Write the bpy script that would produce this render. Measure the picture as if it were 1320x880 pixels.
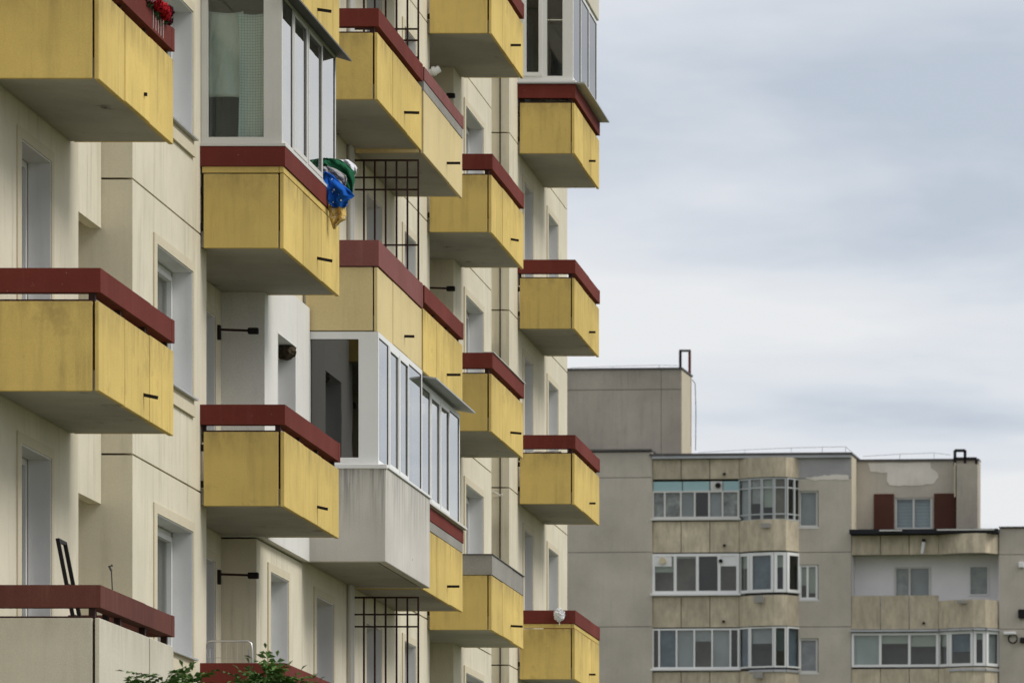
import bpy, bmesh, math, random
from mathutils import Vector, Matrix, noise as mnoise

random.seed(7)
R = math.radians
scene = bpy.context.scene
for o in list(bpy.data.objects):
    bpy.data.objects.remove(o)
COL = scene.collection

# ------------------------------------------------------------------ camera
FPX, XV, YV = 7000.0, 1535.0, 1348.0           # focal length and vanishing point, photo pixels
EYE = 1.6
cam = bpy.data.cameras.new('camera')
cam.sensor_width = 36.0
cam.lens = FPX / 1320.0 * 36.0
cam.shift_x = (660.0 - XV) / 1320.0
cam.shift_y = (YV - 440.0) / 1320.0
cam.clip_start = 0.5
cam.clip_end = 6000.0
cam.dof.use_dof = True
cam.dof.focus_distance = 59.0
cam.dof.aperture_fstop = 7.0
cam_o = bpy.data.objects.new('camera', cam)
COL.objects.link(cam_o)
cam_o.location = (0, 0, EYE)
cam_o.rotation_euler = (R(90), 0, 0)
scene.camera = cam_o

# ------------------------------------------------------------------ sky and sun
SUN_DIR = Vector((0.70, -0.08, 0.71)).normalized()     # towards the sun
w = bpy.data.worlds.new('World')
scene.world = w
w.use_nodes = True
nt = w.node_tree
nt.nodes.clear()
N = nt.nodes.new
L = nt.links.new
out = N('ShaderNodeOutputWorld')
bg = N('ShaderNodeBackground')
bg.inputs['Strength'].default_value = 1.0
L(bg.outputs[0], out.inputs[0])
sky = N('ShaderNodeTexSky')
sky.sky_type = 'NISHITA'
sky.sun_disc = False
sky.sun_elevation = math.asin(SUN_DIR.z)
sky.sun_rotation = math.atan2(SUN_DIR.x, SUN_DIR.y)
skym = N('ShaderNodeMixRGB'); skym.blend_type = 'MULTIPLY'; skym.inputs[0].default_value = 1
skym.inputs[2].default_value = (0.07, 0.07, 0.07, 1)
L(sky.outputs[0], skym.inputs[1])
tc = N('ShaderNodeTexCoord')
sep = N('ShaderNodeSeparateXYZ'); L(tc.outputs['Generated'], sep.inputs[0])
zc = N('ShaderNodeMath'); zc.operation = 'MAXIMUM'; zc.inputs[1].default_value = 0.03
L(sep.outputs['Z'], zc.inputs[0])
def div(a, k, off):
    d = N('ShaderNodeMath'); d.operation = 'DIVIDE'; L(a, d.inputs[0]); L(zc.outputs[0], d.inputs[1])
    m = N('ShaderNodeMath'); m.operation = 'MULTIPLY_ADD'; L(d.outputs[0], m.inputs[0])
    m.inputs[1].default_value = k; m.inputs[2].default_value = off
    return m.outputs[0]
comb = N('ShaderNodeCombineXYZ')
L(div(sep.outputs['X'], 0.8, 14.95), comb.inputs[0])      # a flat cloud deck seen in perspective
L(div(sep.outputs['Y'], 0.55, 11.70), comb.inputs[1])
n1 = N('ShaderNodeTexNoise'); n1.inputs['Scale'].default_value = 0.9
n1.inputs['Detail'].default_value = 7; n1.inputs['Roughness'].default_value = 0.51
n1.inputs['Distortion'].default_value = 0.25
L(comb.outputs[0], n1.inputs['Vector'])
r1 = N('ShaderNodeValToRGB')
r1.color_ramp.elements[0].position = 0.33; r1.color_ramp.elements[0].color = (0.35, 0.388, 0.445, 1)
r1.color_ramp.elements[1].position = 0.57; r1.color_ramp.elements[1].color = (0.565, 0.568, 0.575, 1)
e = r1.color_ramp.elements.new(0.46); e.color = (0.495, 0.513, 0.545, 1)
L(n1.outputs['Fac'], r1.inputs[0])
mx = N('ShaderNodeMixRGB'); mx.inputs[0].default_value = 0.9
L(skym.outputs[0], mx.inputs[1]); L(r1.outputs[0], mx.inputs[2])
L(mx.outputs[0], bg.inputs['Color'])

sun = bpy.data.lights.new('sun', 'SUN')
sun.energy = 1.5
sun.angle = R(26)
sun.color = (1.0, 0.965, 0.90)
sun_o = bpy.data.objects.new('sun', sun)
COL.objects.link(sun_o)
sun_o.rotation_euler = (-SUN_DIR).to_track_quat('-Z', 'Y').to_euler()
sun_o.location = (20, 0, 60)

scene.view_settings.view_transform = 'Standard'
scene.view_settings.look = 'None'
scene.view_settings.gamma = 1
scene.view_settings.exposure = 0.62
scene.view_settings.use_curve_mapping = False
scene.render.engine = 'CYCLES'
scene.cycles.max_bounces = 8
scene.cycles.transparent_max_bounces = 12
scene.cycles.use_denoising = True

# ------------------------------------------------------------------ materials
MATS = {}
def mat(name, col, rough=0.85, var=0.12, streak=0.0, streak_col=(0.12, 0.11, 0.09), fine=0.08, bump=0.15,
        spec=0.08, rnd=0.0, metallic=0.0, scale=1.0, drip=None, soot=None, chips=None, mould=None):
    if name in MATS:
        return MATS[name]
    m = bpy.data.materials.new(name); m.use_nodes = True
    t = m.node_tree; nd = t.nodes; lk = t.links
    b = nd['Principled BSDF']
    b.inputs['Roughness'].default_value = rough
    b.inputs['Specular IOR Level'].default_value = spec
    b.inputs['Metallic'].default_value = metallic
    geo = nd.new('ShaderNodeNewGeometry')
    def nz(sc, vecscale=None, detail=5, rough_=0.6):
        n = nd.new('ShaderNodeTexNoise'); n.inputs['Scale'].default_value = sc
        n.inputs['Detail'].default_value = detail; n.inputs['Roughness'].default_value = rough_
        if vecscale:
            mp = nd.new('ShaderNodeMapping'); mp.inputs['Scale'].default_value = vecscale
            lk.new(geo.outputs['Position'], mp.inputs[0]); lk.new(mp.outputs[0], n.inputs['Vector'])
        else:
            lk.new(geo.outputs['Position'], n.inputs['Vector'])
        return n.outputs['Fac']
    def mapr(x, a, b_, c, d):
        r = nd.new('ShaderNodeMapRange'); lk.new(x, r.inputs[0])
        for i, v in enumerate((a, b_, c, d)): r.inputs[i + 1].default_value = v
        return r.outputs[0]
    def mul(a, b_):
        r = nd.new('ShaderNodeMath'); r.operation = 'MULTIPLY'; lk.new(a, r.inputs[0])
        if isinstance(b_, float): r.inputs[1].default_value = b_
        else: lk.new(b_, r.inputs[1])
        return r.outputs[0]
    big = mapr(nz(0.9 * scale), 0.3, 0.7, 1 - var, 1 + var)
    fn = nz(90 * scale, detail=2)
    val = mul(big, mapr(fn, 0.3, 0.7, 1 - fine, 1 + fine))
    if rnd:
        oi = nd.new('ShaderNodeObjectInfo')
        val = mul(val, mapr(oi.outputs['Random'], 0, 1, 1 - rnd, 1 + rnd))
    hsv = nd.new('ShaderNodeHueSaturation'); hsv.inputs['Color'].default_value = (*col, 1)
    lk.new(val, hsv.inputs['Value'])
    c = hsv.outputs[0]
    if streak:
        s = nz(4.0, (2.2, 2.2, 0.16), 6, 0.65)
        blot = nz(1.6, None, 4)
        f = mul(mapr(s, 0.5, 0.74, 0, 1), mapr(blot, 0.38, 0.62, 0.15, 1))
        f = mul(f, float(streak))
        mm = nd.new('ShaderNodeMixRGB'); lk.new(f, mm.inputs[0]); lk.new(c, mm.inputs[1])
        mm.inputs[2].default_value = (*streak_col, 1)
        c = mm.outputs[0]
    if drip:        # dirt washed down from an edge at world height drip[0], over drip[1] metres
        sp = nd.new('ShaderNodeSeparateXYZ'); lk.new(geo.outputs['Position'], sp.inputs[0])
        g = mapr(sp.outputs['Z'], drip[0] - drip[1], drip[0], 0.0, 1.0)
        s = nz(7.0, (3.0, 3.0, 0.10), 6, 0.7)
        f = mul(mul(mapr(s, 0.46, 0.66, 0, 1), g), float(drip[2]))
        mm = nd.new('ShaderNodeMixRGB'); lk.new(f, mm.inputs[0]); lk.new(c, mm.inputs[1])
        mm.inputs[2].default_value = (*streak_col, 1)
        c = mm.outputs[0]
    for prm, (sc_, dt) in ((chips, (26.0, 4)), (mould, (2.3, 8))):
        if prm:         # flaked paint / patches of black mould, scattered at random
            a = mul(mapr(nz(sc_, None, dt, .7), prm[1], prm[1] + .05, 0, 1), mapr(nz(1.1, None, 2), .45, .6, 0.0, 1.0))
            mm = nd.new('ShaderNodeMixRGB'); lk.new(mul(a, prm[2]), mm.inputs[0]); lk.new(c, mm.inputs[1])
            mm.inputs[2].default_value = (*prm[0], 1); c = mm.outputs[0]
    if soot:        # grime that has settled along a panel's upper edge (height in the panel's own space)
        tcn = nd.new('ShaderNodeTexCoord'); sp = nd.new('ShaderNodeSeparateXYZ'); lk.new(tcn.outputs['Object'], sp.inputs[0])
        g = mapr(sp.outputs['Z'], soot[0] - soot[1], soot[0], 0.0, 1.0)
        f = mul(mul(mapr(nz(5.0, (1.0, 1.0, 0.35), 7, 0.68), 0.36, 0.68, 0, 1), g), float(soot[2]))
        mm = nd.new('ShaderNodeMixRGB'); lk.new(f, mm.inputs[0]); lk.new(c, mm.inputs[1])
        mm.inputs[2].default_value = (*streak_col, 1)
        c = mm.outputs[0]
    lk.new(c, b.inputs['Base Color'])
    if bump:
        bp = nd.new('ShaderNodeBump'); bp.inputs['Strength'].default_value = bump
        bp.inputs['Distance'].default_value = 0.01
        lk.new(fn, bp.inputs['Height']); lk.new(bp.outputs[0], b.inputs['Normal'])
    MATS[name] = m
    return m

def glass(name, tint, ior=1.5, base=0.04):
    m = bpy.data.materials.new(name); m.use_nodes = True
    t = m.node_tree; nd = t.nodes; lk = t.links
    nd.remove(nd['Principled BSDF'])
    tr = nd.new('ShaderNodeBsdfTransparent'); tr.inputs[0].default_value = (*tint, 1)
    gl = nd.new('ShaderNodeBsdfGlossy'); gl.inputs['Roughness'].default_value = 0.02
    gl.inputs['Color'].default_value = (0.98, 0.975, 0.955, 1)
    fr = nd.new('ShaderNodeFresnel'); fr.inputs['IOR'].default_value = ior
    ad = nd.new('ShaderNodeMath'); ad.operation = 'ADD'; ad.use_clamp = True; ad.inputs[1].default_value = base
    lk.new(fr.outputs[0], ad.inputs[0])
    geo = nd.new('ShaderNodeNewGeometry')
    n = nd.new('ShaderNodeTexNoise'); n.inputs['Scale'].default_value = 1.3
    lk.new(geo.outputs['Position'], n.inputs['Vector'])
    bp = nd.new('ShaderNodeBump'); bp.inputs['Strength'].default_value = 0.03; bp.inputs['Distance'].default_value = 0.05
    lk.new(n.outputs['Fac'], bp.inputs['Height']); lk.new(bp.outputs[0], gl.inputs['Normal'])
    mx_ = nd.new('ShaderNodeMixShader')
    bf = nd.new('ShaderNodeMath'); bf.operation = 'SUBTRACT'; bf.inputs[0].default_value = 1.0; lk.new(geo.outputs['Backfacing'], bf.inputs[1])
    ml = nd.new('ShaderNodeMath'); ml.operation = 'MULTIPLY'; lk.new(ad.outputs[0], ml.inputs[0]); lk.new(bf.outputs[0], ml.inputs[1])
    lk.new(ml.outputs[0], mx_.inputs[0]); lk.new(tr.outputs[0], mx_.inputs[1]); lk.new(gl.outputs[0], mx_.inputs[2])
    lk.new(mx_.outputs[0], nd['Material Output'].inputs[0])
    MATS[name] = m
    return m

WALL = mat('cream_render', (0.66, 0.608, 0.482), var=0.09, streak=0.5, streak_col=(0.28, 0.245, 0.175), fine=0.05, bump=0.12)
WHITEWALL = mat('white_render', (0.70, 0.69, 0.66), var=0.05, streak=0.35, streak_col=(0.42, 0.42, 0.40), bump=0.3)
SURR = mat('window_surround_render', (0.60, 0.54, 0.41), var=0.06, streak=0.25, streak_col=(0.40, 0.34, 0.22))
REVEAL = mat('reveal_paint', (0.72, 0.715, 0.715), fine=.015, bump=0, var=0.07, streak=0.25, streak_col=(0.4, 0.4, 0.38))
YELLOW = mat('yellow_panel_paint', (0.64, 0.475, 0.16), var=0.11, streak=0.55, streak_col=(0.27, 0.20, 0.085), fine=0.07, bump=0.12, rnd=0.09, mould=((.40, .29, .11), .57, .35), soot=(.40, .34, .8), chips=((.30, .27, .21), .69, .8))
PALEYEL = mat('pale_yellow_panel_paint', (0.66, 0.535, 0.285), var=0.06, streak=0.4, streak_col=(0.36, 0.29, 0.15), fine=0.06, bump=0.12, rnd=0.03, soot=(.38, .25, .4))
CREAMP = mat('bare_cream_panel', (0.58, 0.545, 0.45), var=0.06, streak=0.35, streak_col=(0.34, 0.31, 0.24), fine=0.08, bump=0.15, rnd=0.03, soot=(.38, .3, .5))
MAROON = mat('maroon_rail_paint', (0.150, 0.034, 0.026), rough=0.8, var=0.14, streak=0.3, streak_col=(0.22, 0.085, 0.07), fine=0.08, bump=.08, rnd=.08, chips=((.42, .36, .33), .68, .8))
MAUVE = mat('faded_maroon_paint', (0.215, 0.082, 0.075), rough=0.8, var=0.12, streak=0.4, streak_col=(0.33, 0.19, 0.17), fine=0.12)
BROWN = mat('dull_brown_rail_paint', (0.125, 0.046, 0.037), rough=0.8, var=0.15, streak=0.35, streak_col=(0.27, 0.16, 0.12))
CONC = mat('raw_concrete', (0.30, 0.285, 0.26), var=0.15, streak=0.45, streak_col=(0.17, 0.16, 0.15), fine=0.16, bump=0.5)
SOFFIT = mat('soffit_grey', (0.40, 0.385, 0.35), var=0.16, streak=0.3, streak_col=(.22, .21, .18), fine=0.06, bump=0.12, rnd=.06, mould=((.07, .066, .055), .60, .8))
DARK = mat('dark_gap', (0.03, 0.022, 0.02), var=0.1, bump=0)
BLACKM = mat('black_metal', (0.02, 0.018, 0.018), rough=0.5, var=0.1, bump=0)
GRIDM = mat('dark_brown_metal', (0.045, 0.022, 0.02), rough=0.55, var=0.15, bump=0)
PVC = mat('white_pvc', (0.74, 0.74, 0.73), rough=0.4, var=0.04, streak=0.12, streak_col=(0.5, 0.5, 0.47), fine=0.02, bump=0)
PVCOLD = mat('off_white_frame', (0.60, 0.59, 0.56), rough=0.5, var=0.06, streak=0.2, streak_col=(0.42, 0.41, 0.37), fine=0.03, bump=0)
SHEET = mat('zinc_sheet', (0.42, 0.43, 0.44), rough=0.45, var=0.12, metallic=0.4, bump=0)
DSHEET = mat('dark_sheet', (0.10, 0.095, 0.095), rough=0.5, var=0.12, bump=0)
CLAD = mat('weathered_white_cladding', (0.57, 0.54, 0.495), var=0.10, streak=0.4, streak_col=(0.33, 0.32, 0.30), fine=0.08, bump=0.2,
           drip=(7.255 + 1.14, 0.85, 1.6))
BITU = mat('black_bitumen', (0.025, 0.026, 0.03), rough=.9, var=.2, bump=0)
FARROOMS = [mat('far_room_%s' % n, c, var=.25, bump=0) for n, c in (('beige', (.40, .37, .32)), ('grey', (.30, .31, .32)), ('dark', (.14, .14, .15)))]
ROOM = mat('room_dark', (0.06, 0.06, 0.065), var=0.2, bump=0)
GLASS = glass('clear_glass', (0.80, 0.83, 0.82), 1.5, 0.02)
GLASSF = glass('double_glazing', (0.60, 0.64, 0.65), 2.0, 0.22)
GLASSM = glass('dark_dull_glass', (0.16, 0.17, 0.18), 1.22, 0.02)  # dark tint and weak reflection across the whole pane
GLASSD = glass('tinted_glass', (0.045, 0.05, 0.065), 1.5, 0.08)
CURT = mat('pale_green_curtain', (0.80, 0.84, 0.76), var=0.08, bump=0.1)
LACE = mat('white_lace_curtain', (0.50, 0.52, 0.52), var=0.08, bump=0.1)
FARW = mat('far_grey_render', (0.465, 0.422, 0.36), var=0.15, streak=0.35, streak_col=(0.31, 0.285, 0.25), fine=0.10, bump=0.3, scale=0.5)
FARDARK = mat('far_dark_render', (0.355, 0.32, 0.27), var=0.2, streak=0.4, streak_col=(0.15, 0.14, 0.13), fine=0.10, bump=0.3, scale=0.5)
FARP = mat('far_parapet_panel', (0.56, 0.485, 0.36), var=0.16, streak=0.22, streak_col=(0.20, 0.175, 0.135), fine=0.08, bump=0.2, rnd=0.10, soot=(.62, .6, .5))
FARTOP = mat('far_blue_grey_render', (0.35, 0.345, 0.345), var=0.12, streak=0.3, streak_col=(.25, .24, .23))
FARC = mat('far_cream_render', (0.50, 0.45, 0.345), var=0.06, streak=0.2, streak_col=(0.4, 0.35, 0.25))
FARWHITE = mat('far_white_loggia', (0.78, 0.76, 0.76), var=0.05, bump=0.1)
PATCH = mat('pale_plaster_patch', (0.68, 0.63, 0.565), var=0.12, streak=0.3, streak_col=(0.36, 0.33, 0.3))
SHUT = mat('brown_shutter', (0.085, 0.035, 0.026), rough=0.6, var=0.12)
RUST = mat('rusty_red_metal', (0.16, 0.05, 0.04), rough=0.7, var=0.2)
CYAN = mat('pale_blue_board', (0.33, 0.48, 0.50), rough=0.6, var=0.06, streak=0.2, streak_col=(0.25, 0.35, 0.36))
OLDG = mat('grey_green_frame', (0.44, 0.46, 0.46), rough=0.5, var=0.08, bump=0)
BLIND = mat('pale_roller_blind', (0.60, 0.64, 0.57), var=0.06, bump=0.05)

# ------------------------------------------------------------------ mesh helpers
def link(name, me, m, parent=None, loc=(0, 0, 0), rot=(0, 0, 0)):
    o = bpy.data.objects.new(name, me)
    COL.objects.link(o)
    if m and not me.materials:
        me.materials.append(m)
    o.parent = parent
    o.location = loc
    o.rotation_euler = rot
    return o
def empty(name, loc=(0, 0, 0), rz=0):
    o = bpy.data.objects.new(name, None); COL.objects.link(o)
    o.location = loc; o.rotation_euler = (0, 0, rz); o.empty_display_size = 0.2
    return o
def tag(o, label, cat, group=None):
    o['label'] = label; o['category'] = cat
    if group: o['group'] = group
    return o
class MB:
    def __init__(s): s.b = bmesh.new()
    def box(s, x0, x1, y0, y1, z0, z1, bev=0.0):
        vs = [s.b.verts.new((x, y, z)) for x in (x0, x1) for y in (y0, y1) for z in (z0, z1)]
        fs = [s.b.faces.new([vs[i] for i in f]) for f in
              ((0, 1, 3, 2), (4, 6, 7, 5), (0, 4, 5, 1), (2, 3, 7, 6), (0, 2, 6, 4), (1, 5, 7, 3))]
        if bev:
            es = list({e for f in fs for e in f.edges})
            bmesh.ops.bevel(s.b, geom=es, offset=bev, segments=1, affect='EDGES')
        return s
    def bar(s, p, q, wd, hg=None):
        """rectangular bar from p to q"""
        p, q = Vector(p), Vector(q); hg = hg or wd
        d = (q - p).normalized()
        a = d.cross(Vector((0, 0, 1)))
        if a.length < 1e-4: a = Vector((1, 0, 0))
        a.normalize(); c = a.cross(d).normalized()
        vs = []
        for e in (p, q):
            for i, j in ((-1, -1), (1, -1), (1, 1), (-1, 1)):
                vs.append(s.b.verts.new(e + a * (i * wd / 2) + c * (j * hg / 2)))
        for f in ((0, 1, 2, 3), (7, 6, 5, 4), (0, 4, 5, 1), (1, 5, 6, 2), (2, 6, 7, 3), (3, 7, 4, 0)):
            s.b.faces.new([vs[i] for i in f])
        return s
    def tube(s, pts, r, n=8, r2=None):
        pts = [Vector(p) for p in pts]; rings = []
        for i, p in enumerate(pts):
            d = (pts[min(i + 1, len(pts) - 1)] - pts[max(i - 1, 0)]).normalized()
            a = d.cross(Vector((0.31, 0.17, 0.93))).normalized(); c = d.cross(a)
            rr = r if r2 is None else r + (r2 - r) * i / max(1, len(pts) - 1)
            rings.append([s.b.verts.new(p + (a * math.cos(k * 2 * math.pi / n) + c * math.sin(k * 2 * math.pi / n)) * rr) for k in range(n)])
        for a_, b_ in zip(rings, rings[1:]):
            for k in range(n):
                s.b.faces.new((a_[k], a_[(k + 1) % n], b_[(k + 1) % n], b_[k]))
        s.b.faces.new(rings[0][::-1]); s.b.faces.new(rings[-1])
        return s
    def slab(s, u0, u1, v0, v1, holes, th, fn):
        us = sorted({u0, u1, *[h[0] for h in holes], *[h[1] for h in holes]})
        vs_ = sorted({v0, v1, *[h[2] for h in holes], *[h[3] for h in holes]})
        def solid(i, j):
            if i < 0 or j < 0 or i >= len(us) - 1 or j >= len(vs_) - 1: return False
            cu, cv = (us[i] + us[i + 1]) / 2, (vs_[j] + vs_[j + 1]) / 2
            return not any(h[0] < cu < h[1] and h[2] < cv < h[3] for h in holes)
        cache = {}
        def V(i, j, k):
            if (i, j, k) not in cache:
                cache[(i, j, k)] = s.b.verts.new(fn(us[i], vs_[j], th if k else 0.0))
            return cache[(i, j, k)]
        for i in range(len(us) - 1):
            for j in range(len(vs_) - 1):
                if not solid(i, j): continue
                s.b.faces.new((V(i, j, 0), V(i + 1, j, 0), V(i + 1, j + 1, 0), V(i, j + 1, 0)))
                s.b.faces.new((V(i, j + 1, 1), V(i + 1, j + 1, 1), V(i + 1, j, 1), V(i, j, 1)))
                for di, dj, a, b_ in ((-1, 0, (i, j), (i, j + 1)), (1, 0, (i + 1, j), (i + 1, j + 1)),
                                      (0, -1, (i, j), (i + 1, j)), (0, 1, (i, j + 1), (i + 1, j + 1))):
                    if not solid(i + di, j + dj):
                        s.b.faces.new((V(*a, 0), V(*b_, 0), V(*b_, 1), V(*a, 1)))
        return s
    def me(s, name, smooth=False):
        bmesh.ops.recalc_face_normals(s.b, faces=s.b.faces)
        m_ = bpy.data.meshes.new(name); s.b.to_mesh(m_); s.b.free()
        if smooth:
            for p in m_.polygons: p.use_smooth = True
        return m_
    def build(s, name, m, parent=None, loc=(0, 0, 0), rot=(0, 0, 0), smooth=False):
        return link(name, s.me(name, smooth), m, parent, loc, rot)
BOXC = {}
def box(name, m, parent, x0, x1, y0, y1, z0, z1, bev=0.0, off=(0, 0, 0), rot=(0, 0, 0)):
    """a box centred on its own origin; alike boxes share their mesh"""
    key = (round(x1 - x0, 4), round(y1 - y0, 4), round(z1 - z0, 4), bev, m.name)
    if key not in BOXC:
        a, b_, c = (x1 - x0) / 2, (y1 - y0) / 2, (z1 - z0) / 2
        me_ = MB().box(-a, a, -b_, b_, -c, c, bev).me(name); me_.materials.append(m); BOXC[key] = me_
    return link(name, BOXC[key], m, parent,
                ((x0 + x1) / 2 - off[0], (y0 + y1) / 2 - off[1], (z0 + z1) / 2 - off[2]), rot)

class Seg:
    """a straight run in plan from p to q; o grows outwards (to the right of p->q)"""
    def __init__(s, p, q):
        s.p = Vector((p[0], p[1], 0)); s.d = Vector((q[0] - p[0], q[1] - p[1], 0)); s.len = s.d.length
        s.d.normalize(); s.n = Vector((s.d.y, -s.d.x, 0))
    def add(s, mb, a0, a1, z0, z1, o0, o1):
        vs = [mb.b.verts.new(s.p + s.d * a + s.n * o + Vector((0, 0, z))) for a in (a0, a1) for o in (o0, o1) for z in (z0, z1)]
        for f in ((0, 1, 3, 2), (4, 6, 7, 5), (0, 4, 5, 1), (2, 3, 7, 6), (0, 2, 6, 4), (1, 5, 7, 3)):
            mb.b.faces.new([vs[i] for i in f])
def glaze(parent, seg, z0, z1, cuts, fm, gm, fw=0.05, fd=0.05, post0=None, post1=None, blinds=None, sash=(), transom=None, po=.4, sx=.02, edge_shade=None):
    """frame bars and panes of one straight glazed run; cuts = fractions of the inner mullions"""
    mb = MB()
    p0 = fw if post0 is None else post0; p1 = fw if post1 is None else post1
    seg.add(mb, 0, seg.len, z0, z0 + fw, 0, fd); seg.add(mb, 0, seg.len, z1 - fw, z1, 0, fd)
    edges = [0.0] + [c * seg.len for c in cuts] + [seg.len]
    seg.add(mb, 0, p0, z0 + fw, z1 - fw, 0, fd); seg.add(mb, seg.len - p1, seg.len, z0 + fw, z1 - fw, 0, fd)
    for c in edges[1:-1]: seg.add(mb, c - fw / 2, c + fw / 2, z0 + fw, z1 - fw, 0, fd)
    for i in range(len(edges) - 1):
        a = edges[i] + (p0 if i == 0 else fw / 2); b_ = edges[i + 1] - (p1 if i == len(edges) - 2 else fw / 2)
        zz = [(z0 + fw, z1 - fw)]
        if transom:
            zz = []; prev = z0 + fw
            for t_ in transom:
                seg.add(mb, a, b_, t_ - fw / 2, t_ + fw / 2, 0, fd * .9); zz.append((prev, t_ - fw / 2)); prev = t_ + fw / 2
            zz.append((prev, z1 - fw))
        for (c0, c1) in zz:
            if i in sash:
                k = fw * 0.8
                seg.add(mb, a, a + k, c0, c1, .01, fd + sx); seg.add(mb, b_ - k, b_, c0, c1, .01, fd + sx)
                seg.add(mb, a + k, b_ - k, c0, c0 + k, .01, fd + sx); seg.add(mb, a + k, b_ - k, c1 - k, c1, .01, fd + sx)
                g = MB(); seg.add(g, a + k, b_ - k, c0 + k, c1 - k, fd * po, fd * po + .006)
            else:
                g = MB(); seg.add(g, a, b_, c0, c1, fd * po, fd * po + .006)
            g.build('pane', gm, parent)
            if edge_shade:
                k = fw * .8 if i in sash else 0; e0, e1 = a + k, b_ - k
                gk = MB(); oo = fd * po + .008
                seg.add(gk, e0, e0 + edge_shade, c0 + k, c1 - k, oo, oo + .003); seg.add(gk, e1 - edge_shade, e1, c0 + k, c1 - k, oo, oo + .003)
                seg.add(gk, e0 + edge_shade, e1 - edge_shade, c1 - k - .012, c1 - k, oo, oo + .003)
                gk.build('edge_shade', DSHEET, parent)  # dark strips stand in for the shading along the pane edges
        if blinds and i in blinds:
            drop, bm = blinds[i]
            g = MB(); seg.add(g, a - .01, b_ + .01, z1 - fw - (z1 - z0 - 2 * fw) * drop, z1 - fw, -.07, -.06)
            g.build('blind', bm, parent)
    mb.build('frame', fm, parent)

# ================================================================== GROUND
g = MB(); g.box(-1500, 1500, -300, 3000, -0.5, 0)
GR = mat('ground_grass', (0.10, 0.11, 0.06), var=0.3, fine=0.3, bump=0.3, scale=0.4)
go = g.build('ground', GR); go['kind'] = 'structure'

# ================================================================== NEAR BUILDING
XW, XF, XR = -10.38, -9.50, -10.77
def zb(k): return EYE + 5.655 + 2.7 * k
NB = tag(empty('apartment_building', (XW, 67.0, 0)),
         'cream apartment block with rows of yellow balconies and maroon rails', 'building')
ORG = Vector((XW, 67.0, 0))
def nloc(x, y, z): return Vector((x, y, z)) - ORG
def holder(name, m, me_or_none, pos):
    pass

# segments of the facade: y0, y1, thickness, windows (y0, y1, kind)
SEGS = [
    (43.0, 50.67, .95, [(48.15, 49.43, 'door')]),
    (53.26, 57.26, .95, [(54.47, 56.43, 'win')]),
    (60.33, 63.42, .62, [(61.19, 62.41, 'win')]),
    (63.435, 67.19, .62, [(64.40, 65.70, 'door')]),
    (67.205, 70.94, .62, [(68.30, 69.60, 'door')]),
    (70.955, 74.05, .62, [(71.60, 72.66, 'win')]),
    (76.45, 80.60, .95, [(77.67, 79.60, 'win')]),
    (82.70, 90.40, .95, [(84.50, 85.60, 'door'), (87.65, 89.00, 'win')]),
]
RECS = [(57.26, 60.33, (58.45, 59.90)), (74.05, 76.45, (74.55, 75.75))]
FLOORS = range(-3, 7)
VIS = range(-1, 5)
def fz(k):
    a = max(0.0, zb(k) + .16); return a, zb(k + 1) + .14

def window(y0, y1, z0, z1, kind, xw=XW, k=0, seed=0):
    """window or balcony door in an opening of the facade"""
    rng = random.Random(seed)
    pos = nloc(xw, (y0 + y1) / 2, z0)
    off = Vector((xw, (y0 + y1) / 2, z0))
    d = 0.20
    # surround ring is the window's own mesh
    mb = MB(); wd = .16; wt = .095; pr = .016 if kind != 'bare' else 0
    fn = lambda u, v, t: (pr - t, u - off.y, v - off.z)
    lo = z0 - (.05 if kind == 'win' else 0)
    bare = kind == 'bare'
    if bare:
        kind = 'win'; wo = empty('window', pos); wo.parent = NB
    else:
        mb.slab(y0 - wd, y1 + wd * .6, lo, z1 + wt, [(y0, y1, z0, z1)], pr + .004, fn)
        wo = mb.build('window' if kind == 'win' else 'balcony_door', SURR, NB, pos)
    # painted reveal lining
    mb = MB()
    yy0, yy1 = y0 - off.y, y1 - off.y; h = z1 - z0; th = .012
    mb.box(-d, .004, yy0, yy0 + th, 0, h); mb.box(-d, .004, yy1 - th, yy1, 0, h)
    mb.box(-d, .004, yy0 + th, yy1 - th, h - th, h)
    mb.build('reveal', REVEAL, wo)
    sg = Seg((-d - .07, yy0 + th), (-d - .07, yy1 - th))
    zt = h - th
    if kind == 'win':
        bl = {}
        if rng.random() < .6: bl[rng.randint(0, 1)] = (rng.uniform(.3, 1), LACE)
        glaze(wo, sg, .03, zt, [.5], PVC, GLASS, fw=.06, fd=.06, sash=(0, 1), blinds=bl)
        mb = MB(); mb.box(-d, .065, yy0 - .03, yy1 + .03, .0, .018)
        mb.build('sill', SHEET if rng.random() < .5 else DSHEET, wo)
        mb = MB(); mb.box(.003, .03, yy0 - .05, yy1 + .05, -.17, -.054); mb.build('ledge', SURR, wo)
    else:
        glaze(wo, sg, .0, zt, [.5], PVC, GLASS, fw=.06, fd=.06, sash=(0,), blinds={1: (1.0, LACE)} if rng.random() < .6 else None)
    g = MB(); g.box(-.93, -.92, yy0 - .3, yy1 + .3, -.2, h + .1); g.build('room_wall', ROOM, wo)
    return wo

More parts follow.
